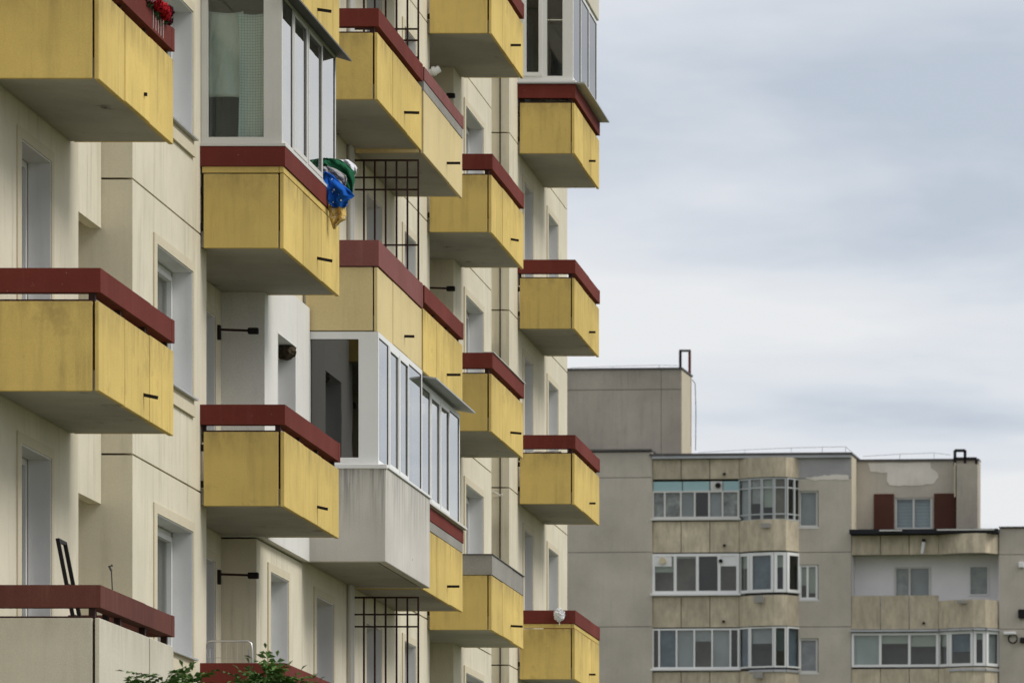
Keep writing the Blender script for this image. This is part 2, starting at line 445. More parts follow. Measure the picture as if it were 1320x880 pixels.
seed = 1
for (y0, y1, th, wins) in SEGS:
    for k in FLOORS:
        z0, z1 = fz(k)
        if z1 < .3: continue
        holes = []
        white = (y0 == 60.33 and k == 0)
        if k in VIS:
            for (a, b_, kind) in wins:
                holes.append((a, b_, zb(k) + (1.05 if kind == 'win' else .20), zb(k) + 2.39))
        xw = XW + (.09 if white else 0)
        m = WHITEWALL if white else WALL
        zz0, zz1 = (zb(0) - .0, zb(1) + .26) if white else (z0, z1)
        if y0 == 60.33 and k == 1: zz0 = zb(1) + .28
        if y0 == 60.33 and k == -1: zz1 = zb(0) - .02
        c = Vector((xw, (y0 + y1) / 2, zz0))
        mb = MB()
        mb.slab(y0, y1, zz0, zz1, holes, th + (xw - XW), lambda u, v, t: (-t, u - c.y, v - c.z))
        mb.build('wall_panel', m, NB, nloc(*c))
        for (a, b_, kind), hl in zip(wins, holes):
            seed += 1
            wo = window(a, b_, hl[2], hl[3], 'bare' if white else kind, xw, k, seed)
            if y0 == 53.26 and k == 1:      # roller shutter box under the lintel
                box('shutter_box', PVCOLD, wo, -.19, .10, a + .1, b_ - .02, zb(1) + 2.13, zb(1) + 2.35, .01,
                    (xw, (a + b_) / 2, hl[2]))
for (y0, y1, (a, b_)) in RECS:
    for k in FLOORS:
        z0, z1 = fz(k)
        if z1 < .3: continue
        holes = [(a, b_, zb(k) + .2, zb(k) + 2.39)] if k in VIS else []
        c = Vector((XR, (y0 + y1) / 2, z0))
        mb = MB(); mb.slab(y0 + .003, y1 - .003, z0, z1, holes, .23, lambda u, v, t: (-t, u - c.y, v - c.z))
        mb.build('wall_panel', WALL, NB, nloc(*c))
        if holes:
            seed += 1; window(a, b_, holes[0][2], holes[0][3], 'door', XR, k, seed)
# service niches with hanging parapets
for (y0, y1) in ((50.67, 53.26), (80.60, 82.70)):
    for k in FLOORS:
        z0 = zb(k) - .34
        box('niche_parapet', WALL, NB, -10.80, -10.685, y0 + .004, y1 - .004, max(0.02, z0), zb(k) + 1.0, 0, ORG)
        box('niche_back', WALL, NB, -11.40, -11.28, y0 - .1, y1 + .1, max(.02, zb(k) + .17), zb(k + 1) + .13, 0, ORG)
# core, gable, roof
TOPZ = zb(7) + .14
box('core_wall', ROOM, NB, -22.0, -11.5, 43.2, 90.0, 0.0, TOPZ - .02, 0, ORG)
box('gable_wall', WALL, NB, -22.0, -11.34, 90.02, 90.40, 0.0, TOPZ - .01, 0, ORG)
box('roof', CONC, NB, -22.2, XW + .25, 42.8, 90.6, TOPZ, TOPZ + .5, 0, ORG)
# vertical joint cover on the projecting stair side by the far balconies
box('joint_strip', DARK, NB, -10.525, -10.51, 82.68, 82.70, 0.0, TOPZ - .03, 0, ORG)
# rain pipes at the party line
for dy in (66.78, 66.93):
    mb = MB(); mb.tube([(0, 0, 0.1), (0, 0, TOPZ)], .032, 10)
    mb.build('rain_pipe', PVCOLD, NB, nloc(XW + .04, dy, 0), smooth=True)

# ---------------------------------------------------------------- balconies
COLS = {'A': (46.92, 50.32, -9.43, None), 'B': (56.90, 60.57, XF, (57.26, 60.33)), 'C': (63.46, 67.08, XF, None),
        'E': (67.25, 70.83, XF, None), 'F': (73.80, 77.28, XF, (74.05, 76.45)), 'D': (83.73, 87.19, XF, None)}
brng = random.Random(21)
def balcony(c, k, style='gap', pm=YELLOW, rm=MAROON, label=None, spout=None, enclosure=None):
    yn, yf, xf, rec = COLS[c]
    Ln = yf - yn; d = xf - XW; z = zb(k)
    off = (0, 0, 0)
    mb = MB(); mb.box(.004, d - .045, .045, Ln - .045, .018, .19)
    if rec: mb.box(XR - XW + .004, .003, rec[0] - yn + .004, rec[1] - yn - .004, .018, .19)
    B = mb.build('balcony', SOFFIT, NB, nloc(XW, yn, z))
    if label: B['label'] = label
    top = {'gap': .78, 'filled': .78, 'solid': .745, 'two': .77, 'concrete': .745, 'clad': 1.10, 'brown': .745}[style]
    j = lambda s=.004: brng.uniform(-s, s)
    if style == 'clad':
        box('end_panel', pm, B, -.0 + .02, d + .10, -.06, .04, 0.0, top, .008)
        box('end_panel', pm, B, .02, d + .10, Ln - .04, Ln + .0, 0.0, top, .008)
        box('front_panel', pm, B, d + .0, d + .10, .045, Ln - .045, 0.0, top, .008)
    else:
        for i in range(3):
            a = i * Ln / 3 + (.0 if i == 0 else .011); b_ = (i + 1) * Ln / 3 - (.0 if i == 2 else .011)
            box('front_panel', pm, B, d - .042 + j(), d + j(), a, b_, j(.006), top + j(.004), .005)
        for ya in (.0, Ln - .045):
            box('end_panel', pm, B, .035, d - .062, ya, ya + .045, .004 if ya == 0 else .016, top, .005)
        box('corner_dark_backing', GRIDM, B, d - .09, d - .046, .05, .09, .19, top - .005)  # dark backing added so the corner gap looks unlit
        for yj in (Ln / 3, 2 * Ln / 3):
            box('joint_dark_backing', GRIDM, B, d - .062, d - .050, yj - .03, yj + .03, .19, top - .01)  # dark strip added behind each panel joint to keep it from showing light
        for zz in (.2, .58):
            box('bracket', BLACKM, B, .0, .045, .012, .04, zz, zz + .07)
    # drain spout
    sy = .585 * Ln; tl = brng.uniform(-.02, .05) if spout is None else spout
    sl = {('A', 1): .03, ('C', 0): .10}.get((c, k), brng.uniform(.11, .19) if c not in 'D' else .10)
    mb = MB(); mb.bar((d - .03, sy, .215), (d + sl, sy, .215 - tl * sl / .175), .03, .03)
    mb.build('drain_spout', BLACKM, B)
    # rails
    def rail(z0, z1, m, wd=.13, pr=.012, name='handrail', bev=.006):
        ys = wd - pr + (Ln + 2 * pr - 2 * wd) * brng.uniform(.55, .68)
        box(name, m, B, d + pr - wd, d + pr, wd - pr, ys - .006, z0, z1, .001)
        box(name, m, B, d + pr - wd + .002, d + pr - .003, ys + .006, Ln + pr - wd, z0 + .002, z1 - .003, .001)
        box(name, m, B, .0, d + pr, -pr, wd - pr - .001, z0, z1, .001)
        box(name, m, B, .0, d + pr, Ln + pr - wd + .001, Ln + pr, z0, z1, .001)
    def capping():
        box('capping', DARK if style == 'x' else GRIDM, B, .02, d - .06, .005, .04, top + .001, top + .016)
    if style in ('gap', 'brown'):
        z0 = .855 if style == 'gap' else .835
        z1 = 1.065 if style == 'gap' else 1.03
        rail(z0, z1, rm); capping()
        for yy in (.03, Ln / 3, 2 * Ln / 3, Ln - .09):
            box('rail_post', GRIDM, B, d - .10, d - .045, yy, yy + .06, top - .1, z0)
        box('rail_post', GRIDM, B, .01, .05, .05, .1, top - .1, z0)
    elif style == 'filled':
        rail(.86, 1.065, rm)
        box('filler_strip', pm, B, d - .05, d - .004, .0, Ln, .792, .857, .003)
        box('filler_strip', pm, B, .02, d - .055, .0, .045, .792, .857, .003)
    elif style == 'solid':
        rail(.757, 1.06, rm)
    elif style == 'two':
        rail(.90, 1.065, rm)
        box('filler_strip', CONC, B, d - .06, d + .004, -.004, Ln, .775, .897, .003)
        box('filler_strip', CONC, B, .02, d - .064, -.004, .045, .775, .897, .003)
    elif style == 'concrete':
        rail(.752, 1.02, rm, pr=.006)
        box('capping', DSHEET, B, d - .14, d + .02, -.02, Ln + .01, 1.022, 1.034)
        box('capping', DSHEET, B, .0, d - .142, -.02, .14, 1.022, 1.034)
    B['_d'] = 0
    del B['_d']
    return B
bal = {}
def add(c, k, *a, **kw): bal[(c, k)] = balcony(c, k, *a, **kw)
add('A', 2); add('A', 1, spout=.02); add('A', 0, spout=.045)
add('A', -1, 'brown', CREAMP, BROWN, label='bare cream balcony with dull brown rail')
add('B', 2, spout=.03); add('B', 1, 'filled', label='yellow balcony closed in with white framed glazing', spout=.04); add('B', 0, spout=.05)
add('B', -1, 'solid', rm=MAROON)
add('C', 3); add('C', 2, spout=.005); add('C', 1, 'solid', PALEYEL, MAUVE, label='pale yellow balcony with wide faded maroon band', spout=.005)
add('C', 0, 'clad', CLAD, label='weathered off white balcony closed in with white framed glazing')
add('C', -1)
add('E', 3); add('E', 2, 'two', PALEYEL, MAUVE, label='pale yellow balcony with faded maroon and grey band', spout=.0); add('E', 1, spout=.0)
add('E', 0, 'two', YELLOW, MAROON, label='yellow balcony closed in with white framed glazing under a metal canopy', spout=.0)
add('E', -1)
add('F', 4); add('F', 3, spout=.0); add('F', 2, spout=.04); add('F', 1, spout=.02)
add('F', 0, 'concrete', YELLOW, CONC, label='yellow balcony with bare grey concrete band instead of a rail', spout=.01)
add('D', 4, pm=CREAMP); add('D', 3, label='yellow balcony closed in with white glazing and a sheet metal sill', spout=.0)
add('D', 2, spout=.0); add('D', 1, spout=.0); add('D', 0, 'filled', spout=.0)
# thin metal sheet on the rail of one balcony
yn, yf, xf, _ = COLS['F']
B = bal[('F', 1)]
box('capping', PVCOLD, B, xf - XW - .12, xf - XW + .03, -.01, yf - yn + .02, 1.068, 1.078)

# ---------------------------------------------------------------- glazed balcony enclosures
def enclosure(c, k, zs, fm, gm_end, gm_front, cuts, sash, post=.15, end_fw=.07, set_=.03, end_cuts=(), top=2.70, end_transom=None, end_sash=()):
    yn, yf, xf, _ = COLS[c]; Ln = yf - yn; d = xf - XW
    mb = MB(); mb.box(.0, d + .015, -.015, Ln + .01, zs, zs + .03)
    E_ = mb.build('glazed_enclosure', fm, NB, nloc(XW, yn, zb(k)))
    z0, z1 = zs + .031, top
    fr = d - set_
    s = Seg((.005, set_ + .06), (fr - .06, set_ + .06))
    glaze(E_, s, z0, z1, list(end_cuts), fm, gm_end, fw=end_fw, fd=.06, post1=post, transom=end_transom, sash=end_sash)
    s = Seg((fr - .06, set_), (fr - .06, Ln - set_))
    glaze(E_, s, z0, z1, cuts, fm, gm_front, fw=.06, fd=.06, sash=sash, po=.72, sx=.008, edge_shade=.03)
    s = Seg((fr - .061, Ln - set_ - .06), (.005, Ln - set_ - .06))
    glaze(E_, s, z0, z1, [.5], fm, gm_front, fw=.06, fd=.06)
    return E_, Ln, d
# B1: curtains behind the end pane, sloping canopy above the front
eB, Ln, d = enclosure('B', 1, 1.07, PVCOLD, GLASS, GLASSF, [.2, .46, .74], (1, 2), post=.13)
def drape(name, m, parent, x0, x1, y, z0, z1, amp, waves, sd, slack=0.0):
    mb = MB(); nx, nz = 28, 22; vs = []
    for j in range(nz + 1):
        row = []
        for i in range(nx + 1):
            u, v = i / nx, j / nz
            x = x0 + (x1 - x0) * u + slack * math.sin(v * 3.1) * (u - .5)
            yy = y + amp * .5 * mnoise.noise((u * 7 + sd, v * 8 - u * 5, sd * 2)) * 1.6 + amp * math.sin(u * waves * 6.283 + sd + v * 1.5) + amp * .9 * mnoise.noise((u * 3 + sd, v * 3, sd))
            z = z0 + (z1 - z0) * v - .02 * math.sin(u * 3.14) * (v > .9)
            row.append(mb.b.verts.new((x, yy, z)))
        vs.append(row)
    for j in range(nz):
        for i in range(nx):
            mb.b.faces.new((vs[j][i], vs[j][i + 1], vs[j + 1][i + 1], vs[j + 1][i]))
    o = mb.build(name, m, parent, smooth=True)
    so = o.modifiers.new('thick', 'SOLIDIFY'); so.thickness = .004
    return o
CHECK = mat('checked_curtain', (0.80, 0.87, 0.82), var=0.05, bump=.1)
t = CHECK.node_tree; nd = t.nodes; bs = nd['Principled BSDF']; src = bs.inputs['Base Color'].links[0].from_socket
geo = nd.new('ShaderNodeNewGeometry'); sp = nd.new('ShaderNodeSeparateXYZ'); t.links.new(geo.outputs['Position'], sp.inputs[0])
fac = None
for ax in ('X', 'Z'):
    a = nd.new('ShaderNodeMath'); a.operation = 'PINGPONG'; a.inputs[1].default_value = .0145; t.links.new(sp.outputs[ax], a.inputs[0])
    b_ = nd.new('ShaderNodeMath'); b_.operation = 'LESS_THAN'; b_.inputs[1].default_value = .0026; t.links.new(a.outputs[0], b_.inputs[0])
    if fac is None: fac = b_
    else:
        c_ = nd.new('ShaderNodeMath'); c_.operation = 'MAXIMUM'; t.links.new(fac.outputs[0], c_.inputs[0]); t.links.new(b_.outputs[0], c_.inputs[1]); fac = c_
mm = nd.new('ShaderNodeMixRGB'); t.links.new(fac.outputs[0], mm.inputs[0]); t.links.new(src, mm.inputs[1]); mm.inputs[2].default_value = (.48, .58, .55, 1)
t.links.new(mm.outputs[0], bs.inputs['Base Color'])
drape('curtain', CURT, eB, .05, .42, .20, 1.62, 2.52, .012, 1.2, 1.0)
drape('curtain', CHECK, eB, .36, .74, .17, 1.08, 2.50, .018, 1.3, 4.0, slack=-.05)
# canopy sheets
def canopy(c, k, out_, drop, zt, m, x_in=-.05, name='canopy'):
    yn, yf, xf, _ = COLS[c]; Ln = yf - yn; d = xf - XW
    mb = MB(); vs = []
    for y in (-.02, Ln + .06):
        for (x, z) in ((d + x_in, zt), (d + out_, zt - drop), (d + out_, zt - drop - .02), (d + x_in, zt - .02)):
            vs.append(mb.b.verts.new((x, y, z)))
    for f in ((0, 1, 2, 3), (7, 6, 5, 4), (0, 4, 5, 1), (1, 5, 6, 2), (2, 6, 7, 3), (3, 7, 4, 0)):
        mb.b.faces.new([vs[i] for i in f])
    return mb.build(name, m, NB, nloc(XW, yn, zb(k)))
canopy('B', 1, .13, .05, 2.70, DSHEET)
# C0 glazing on the clad parapet
eC, Ln, d = enclosure('C', 0, 1.105, PVC, GLASSD, GLASSF, [.235, .46, .68], (1, 2), post=.17, end_fw=.085, set_=-.005, top=2.69)
box('sill', PVC, eC, .02, d + .12, -.09, -.017, 1.085, 1.135, .004)
box('sill', PVC, eC, d + .02, d + .12, -.015, Ln + .02, 1.102, 1.135, .004)
# E0 glazing
eE, Ln, d = enclosure('E', 0, 1.07, PVC, GLASS, GLASSF, [.22, .47, .72], (1, 2), post=.09, top=2.58)
box('sill', PVCOLD, eE, d - .02, d + .06, .0, Ln + .04, 1.075, 1.105, .003)
canopy('E', 0, .16, .04, 2.66, SHEET, x_in=-.12)
# D3 glazing with a projecting sheet sill
eD, Ln, d = enclosure('D', 3, 1.10, PVC, GLASS, GLASSM, [.33, .66], (), post=.10, end_fw=.07, end_cuts=[.52], end_sash=(0,), end_transom=None, top=2.69)
mb = MB(); mb.box(0, d + .16, -.05, .03, 1.072, 1.095); mb.box(d - .02, d + .16, .032, Ln + .05, 1.072, 1.095)
mb.build('sill', SHEET, eD)

# ---------------------------------------------------------------- metal partitions at the party line
def partition(k, bars_z, top_z, low):
    root = box('partition_frame', GRIDM, NB, XW, -9.545, 67.15, 67.172, zb(k) + top_z - .022, zb(k) + top_z, 0, ORG)
    ctr = Vector((XW, 67.15, zb(k)))
    c0 = Vector(((XW - 9.545) / 2, 67.161, zb(k) + top_z - .011))
    for i in range(7):
        x = -10.36 + i * .1345
        mb = MB(); mb.box(x - .011, x + .011, 67.145, 67.167, zb(k) + low, zb(k) + top_z - .023)
        mb.build('partition_bar', GRIDM, root, -c0)
    for z_ in bars_z:
        mb = MB(); mb.box(XW + .02, -9.545, 67.168, 67.188, zb(k) + z_ - .01, zb(k) + z_ + .01)
        mb.build('partition_bar', GRIDM, root, -c0)
partition(1, (2.385, 2.235, 1.55), 2.605, .5)
partition(-1, (2.385, 2.235, 1.30), 2.605, .5)
partition(2, (1.52, 1.38, 1.17), 2.605, .9)
partition(0, (2.385, 2.235, 1.30), 2.605, .5)

# clothes line brackets in the recesses
for (xc, yc, kk) in ((XR, 59.98, (0, -1, 1)), (XR, 76.0, (1, 0, 2, 3))):
    for k in kk:
        z_ = zb(k) + 2.25
        o = box('line_bracket', BLACKM, NB, xc + .002, xc + .05, yc, yc + .08, z_ - .1, z_ + .06, .006, ORG)
        c0 = Vector((xc + .026, yc + .04, z_ - .02))
        mb = MB(); mb.bar((xc + .05, yc + .03, z_ + .01), (xc + .36, yc + .04, z_ + .0), .02, .025); mb.build('arm', GRIDM, o, -c0)
        mb = MB(); mb.box(xc + .35, xc + .47, yc, yc + .06, z_ - .04, z_ + .03, .01); mb.build('head', BLACKM, o, -c0)
# drying arm by the glazed balcony
yn, yf, xf, _ = COLS['B']
mb = MB(); mb.tube([(xf - .15, 59.93, zb(1) + 1.345), (xf + .26, 59.93, zb(1) + 1.345)], .008)
mb.tube([(xf - .15, 60.0, zb(1) + 1.33), (xf + .26, 60.0, zb(1) + 1.33)], .008)
mb.build('drying_arm', PVCOLD, NB, nloc(0, 0, 0))

# white vent pipe under a far soffit and a pair of line hooks on the stair side
mb = MB(); mb.tube([(-10.42, 73.98, EYE + 13.24), (-10.30, 73.98, EYE + 13.27), (-10.24, 74.0, EYE + 13.31)], .05, 12)
mb.tube([(-10.33, 73.98, EYE + 13.27), (-10.29, 73.98, EYE + 13.28)], .065, 12); mb.build('vent_pipe', PVC, NB, -ORG, smooth=False)
mb = MB(); mb.bar((-10.62, 82.69, EYE + 8.44), (-10.47, 82.55, EYE + 8.36), .02); mb.bar((-10.60, 82.69, EYE + 8.36), (-10.46, 82.5, EYE + 8.38), .02)
mb.build('line_hook', PVCOLD, NB, -ORG)

# ================================================================== FAR BUILDING
TH = R(4.0); CT, ST = math.cos(TH), math.sin(TH)
P0 = Vector(((840 - XV) / FPX * 197.0, 197.0))
FB = tag(empty('apartment_building', (P0.x, P0.y, 0), -TH),
         'weathered grey concrete apartment block with rounded bays and glazed loggias', 'building')
def FU(x, w_=0.0):
    t_ = (x - XV) / FPX
    return (t_ * (P0.y + w_ * CT) - P0.x - w_ * ST) / (CT + t_ * ST)
def FZ(y, x=950, w_=0.0):
    u = FU(x, w_)
    return EYE + (YV - y) / FPX * (P0.y - u * ST + w_ * CT)
def fwall(name, m, x0, x1, yt, yb, w0, w1, holes=(), xr=950, z0=None):
    """wall slab facing the street between two photo columns, w0 front, w1 back"""
    u0, u1 = FU(x0, w0), FU(x1, w0)
    zz1 = FZ(yt, xr, w0); zz0 = FZ(yb, xr, w0) if z0 is None else z0
    hs = [(FU(a, w0), FU(b_, w0), FZ(d_, xr, w0), FZ(c_, xr, w0)) for (a, b_, c_, d_) in holes]
    c = Vector(((u0 + u1) / 2, w0, zz0))
    mb = MB(); mb.slab(u0, u1, zz0, zz1, hs, w1 - w0, lambda u, v, t_: (u - c.x, t_, v - c.z))
    return mb.build(name, m, FB, c)
JNT = .05
def floors_wall(x0, x1, rows, w0, w1, m, wins=(), xr=950):
    """storey-high panels with open joints"""
    for a, b_ in zip(rows, rows[1:]):
        hs = [h for h in wins if a < (h[2] + h[3]) / 2 < b_]
        fwall('wall_panel', FARTOP if (x0 == 1029 and a < 600) else m, x0, x1, a + .7, b_ - .0, w0, w1, hs, xr)
# left blank wall
floors_wall(690, 840, [582, 615, 711, 807, 903, 1000], 0, 1.5, FARW, xr=800)
fwall('wall_panel', FARW, 690, 840, 1000.7, 0, 0, 1.5, (), 800, z0=0)
fwall('core_wall', ROOM, 690, 1215, 600, 0, 3.2, 12, (), z0=0)
fwall('core_wall', ROOM, 1216, 1380, 700, 0, 3.2, 12, (), z0=0)
# middle wall with single windows
MW = [(1030, 1055, 632, 680), (1030, 1055, 727, 773), (1030, 1055, 822, 867)]
floors_wall(1029, 1097, [583, 616, 711, 807, 903], 0.05, 2.9, FARW, MW, xr=1060)
fwall('wall_panel', FARW, 1029, 1097, 903.7, 0, 0.05, 2.9, (), 1060, z0=0)
# right wall
floors_wall(1288, 1380, [680, 714, 810, 905], 0.0, 2.0, FARW, xr=1300)
fwall('wall_panel', FARW, 1288, 1380, 905.7, 0, 0.0, 2.0, (), 1300, z0=0)
# loggia interiors and lower fill
fwall('loggia_wall', FARC, 841, 1029, 588, 0, 1.5, 1.7, (), z0=0)
fwall('loggia_wall', FARWHITE, 1097, 1288, 690, 0, 1.05, 1.25,
      [(1153, 1200, 730, 772), (1249, 1275, 729, 768), ], 1200, z0=0)
fwall('wall_panel', FARP, 841, 1029, 906, 0, 0.1, 1.4, (), z0=0)
fwall('wall_panel', FARP, 1097, 1288, 906, 0, 0.1, 1.0, (), 1200, z0=0)
# slabs between loggias
for (x0, x1, xr, ys) in ((841, 1029, 950, (613, 709, 806)), (1097, 1288, 1200, (712, 808))):
    for y in ys:
        u0, u1 = FU(x0, .2), FU(x1, .2); z_ = FZ(y, xr)
        mb = MB(); mb.box(u0, u1, .205, 1.04 if xr == 1200 else 1.49, z_, z_ + .16); mb.build('loggia_slab', SOFFIT, FB)
# plan of the rounded bays: fractions of photo columns -> (x px, w)
def bay(x0, x1, bulge=.55):
    xs = [0, .18, .38, .58, .78, .9, 1.0]; ws = [.10, -.22, -.42, -.50, -.46, -.18, .05]
    return [(FU(x0 + (x1 - x0) * a, w_ * bulge / .5), w_ * bulge / .5) for a, w_ in zip(xs, ws)]
bayL = bay(953, 1030); bayR = bay(1210, 1287)
def bay_panels(pl, z0, z1, m, name='parapet_panel', groups=((0, 1, 2), (2, 3, 4), (4, 5, 6)), th=.10, o=0.0):
    for gidx in groups:
        mb = MB()
        for i, j_ in zip(gidx, gidx[1:]):
            s = Seg(pl[i], pl[j_]); s.add(mb, .0, s.len, z0, z1, -th + o, o)
        mb.build(name, m, FB)
def flat_panels(xs, z0, z1, m, w_=.1, name='parapet_panel'):
    for a, b_ in zip(xs, xs[1:]):
        mb = MB(); mb.box(FU(a, w_) + .012, FU(b_, w_) - .012, w_, w_ + .1, z0, z1, .008)
        mb.build(name, m, FB)
PX = [841, 878, 915, 953]
for (yt, yb) in ((591, 616.5), (671, 711), (768, 807.5), (865, 905)):
    flat_panels(PX, FZ(yb), FZ(yt), FARP)
    bay_panels(bayL, FZ(yb), FZ(yt), FARP)
# roof edge over the left loggias
mb = MB(); mb.box(FU(841), FU(1097), -.1, 6.0, FZ(590.5), FZ(587)); mb.build('roof_edge', SHEET, FB)
mb = MB(); mb.box(FU(838), FU(1099), -.16, 6.0, FZ(586.6), FZ(584.2)); mb.build('roof_edge', DSHEET, FB)
mb = MB(); mb.box(FU(690), FU(841), -.1, 6.0, FZ(581.5, 800), FZ(579, 800)); mb.build('roof_edge', DSHEET, FB)
PXR = [1097, 1135, 1172, 1210]
def ZR(y): return FZ(y, 1200)
for (yt, yb, kind) in ((689, 714, 0), (766.5, 810, 1), (861, 905, 2)):
    flat_panels(PXR, ZR(yb), ZR(yt), FARP)
    bay_panels(bayR, ZR(yb), ZR(yt if kind != 1 else 774), FARP)
# dark roofing over the right loggias
mb = MB(); mb.box(FU(1097), FU(1288), -.5, 1.42, ZR(688.6), ZR(683)); mb.build('terrace_edge', BITU, FB)
mb = MB(); mb.box(FU(1136), FU(1165), -.56, -.51, ZR(685.6), ZR(684)); mb.build('terrace_strip', PVCOLD, FB)
mb = MB(); mb.box(FU(1210), FU(1284), -.56, -.51, ZR(685.2), ZR(683.6)); mb.build('terrace_strip', PVCOLD, FB)
mb = MB(); mb.box(FU(1288), FU(1380), -.1, 3, FZ(680, 1300), FZ(678.5, 1300)); mb.build('roof_edge', DSHEET, FB)
# setback top floor on the right
fwall('wall_panel', FARW, 1095, 1262, 594, 683, 1.45, 2.0, [(1154, 1202, 641, 683)], 1180)
fwall('wall_panel', FARDARK, 1233, 1260, 598, 684, 0.75, 1.44, (), 1240)
mb = MB(); mb.box(FU(1232, .75) - .06, FU(1232, .75) - .005, 0.77, 1.44, FZ(640, 1240, .75), FZ(596, 1240, .75)); mb.build('corner_strip', FARC, FB)
mb = MB(); mb.box(FU(1096, 1.45), FU(1262, 1.45), 1.38, 2.1, FZ(594, 1180, 1.45), FZ(591.5, 1180, 1.45)); mb.build('roof_edge', DSHEET, FB)
# side returns of the projecting wall are painted cream
mb = MB(); mb.box(FU(1097, .05) + .003, FU(1097, .05) + .02, .06, 1.44, FZ(683, 1060), FZ(586, 1060)); mb.build('side_return', FARC, FB)
mb = MB(); mb.box(FU(840, 0) + .002, FU(840, 0) + .02, .01, .09, FZ(1000, 840), FZ(583, 840)); mb.build('side_return', FARC, FB)
# plaster patches
def patch(pts, w_, xr, name='plaster_patch'):
    mb = MB(); vs = [mb.b.verts.new((FU(x, w_), w_, FZ(y, xr, w_))) for x, y in pts]
    f = mb.b.faces.new(vs)
    r_ = bmesh.ops.extrude_face_region(mb.b, geom=[f])
    for v in [e for e in r_['geom'] if isinstance(e, bmesh.types.BMVert)]: v.co.y -= .012
    return mb.build(name, PATCH, FB)
rp = random.Random(3)
def rough_poly(pts, n=5, amp=.6):
    o = []
    for (a, b_), (c, d_) in zip(pts, pts[1:] + pts[:1]):
        for i in range(n):
            f = i / n; o.append((a + (c - a) * f + rp.uniform(-amp, amp), b_ + (d_ - b_) * f + rp.uniform(-amp, amp)))
    return o
patch(rough_poly([(1119, 596), (1199, 596), (1200, 604), (1209, 609), (1210, 615), (1203, 623), (1180, 626), (1147, 625), (1143, 620), (1144, 609), (1122, 607)]), 1.449, 1180)
patch(rough_poly([(1037, 616), (1050, 614.5), (1063, 612.5), (1080, 611.5), (1094, 613), (1094, 619), (1070, 618), (1050, 619)], 4, .8), .049, 1060)
# penthouse block behind
fwall('penthouse_wall', FARDARK, 690, 852, 502.5, 590, 4.0, 6.3, (), 800)
fwall('penthouse_wall', FARDARK, 690, 852, 476.5, 501.8, 4.0, 6.3, (), 800)
fwall('penthouse_wall', FARDARK, 852.5, 878, 502.5, 590, 4.0, 6.3, (), 800)
fwall('penthouse_wall', FARDARK, 852.5, 878, 476.5, 501.8, 4.0, 6.3, (), 800)
uc = FU(878, 4.0)
mb = MB(); mb.box(uc + .002, uc + .02, 4.01, 6.3, FZ(590, 800, 4), FZ(477, 800, 4)); mb.build('penthouse_side', FARC, FB)
mb = MB(); mb.box(FU(690, 4), uc + .06, 3.94, 6.36, FZ(476.4, 800, 4), FZ(474.3, 800, 4)); mb.build('roof_edge', DSHEET, FB)
# roof ladder frames
def pxp(x, y, w_, xr): return Vector((FU(x, w_), w_, FZ(y, xr, w_)))
lad = empty('roof_ladder', pxp(884, 575, 5.0, 884)); lad.parent = FB
c0 = lad.location
for a, b_, wd, m in (((877, 452, 4.6), (877, 478, 4.6), .09, BLACKM), ((877, 452, 4.6), (889, 452, 6.1), .09, BLACKM), ((889, 452, 6.1), (889, 575, 6.1), .09, RUST),
                     ((878, 478, 4.6), (889, 488, 6.1), .09, BLACKM), ((880, 498, 5), (889, 498, 6.1), .06, RUST), ((880, 548, 5), (889, 548, 6.1), .06, RUST)):
    p = pxp(a[0], a[1], a[2], a[0]); q = pxp(b_[0], b_[1], b_[2], b_[0])
    MB().bar(p - c0, q - c0, wd).build('rail', m, lad)
lad2 = empty('roof_ladder', pxp(1237, 592, .9, 1237)); lad2.parent = FB; c0 = lad2.location
for a, b_ in (((1231, 580), (1231, 600)), ((1231, 580.5), (1244, 580.5)), ((1244, 580), (1244, 597)), ((1229, 591), (1259, 591)), ((1258.5, 591), (1258.5, 598))):
    MB().bar(pxp(*a, 0.9, 1237) - c0, pxp(*b_, 0.9, 1237) - c0, .10).build('rail', BLACKM, lad2)
# lightning wires on stubs
for (pts, w_, xr) in (([(735, 474, ), (790, 472), (850, 470.5), (874, 471)], 5, 800), ([(900, 583), (960, 579.5), (1020, 577), (1060, 576), (1090, 575.5), (1098, 582)], 1.5, 1000),
                      ([(1112, 588), (1160, 585), (1204, 583.5), (1225, 586)], 4, 1180)):
    mb = MB(); P = [pxp(x, y, w_, x) for x, y in pts]; mb.tube(P, .007, 5)
    for p in P[1:-1]: mb.bar(p, p - Vector((0, 0, .22)), .012)
    mb.build('roof_wire', BLACKM, FB)
mb = MB(); P = [pxp(892, 489, 8, 892), pxp(896, 494, 8, 896), pxp(897, 530, 8, 896), pxp(896.5, 580, 8, 896)]; mb.tube(P, .015, 5); mb.build('roof_wire', BLACKM, FB)

# ---- far windows
FG = glass('far_glass', (0.80, 0.82, 0.81), 1.45, 0.015)
def fwin(x0, x1, yt, yb, w_, cuts, fm, xr, blinds=None, fw=.07, sash=(), gm=None, back=True, transom=None, name='window', sillm=None):
    p, q = (FU(x0, w_), w_), (FU(x1, w_), w_)
    z0, z1 = FZ(yb, xr, w_), FZ(yt, xr, w_)
    o = empty(name, ((p[0] + q[0]) / 2, w_, z0)); o.parent = FB
    s = Seg((p[0] - o.location.x, 0), (q[0] - o.location.x, 0))
    glaze(o, s, 0, z1 - z0, cuts, fm, gm or FG, fw=fw, fd=.06, blinds=vary(blinds, len(cuts) + 1), sash=sash, transom=[t_ - z0 for t_ in transom] if transom else None)
    if back:
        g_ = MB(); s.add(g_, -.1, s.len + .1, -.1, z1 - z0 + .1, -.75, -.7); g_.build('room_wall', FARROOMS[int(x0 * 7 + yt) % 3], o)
    if sillm:
        g_ = MB(); s.add(g_, -.06, s.len + .06, -.07, -.004, -.02, .14); g_.build('sill', sillm, o)
    return o
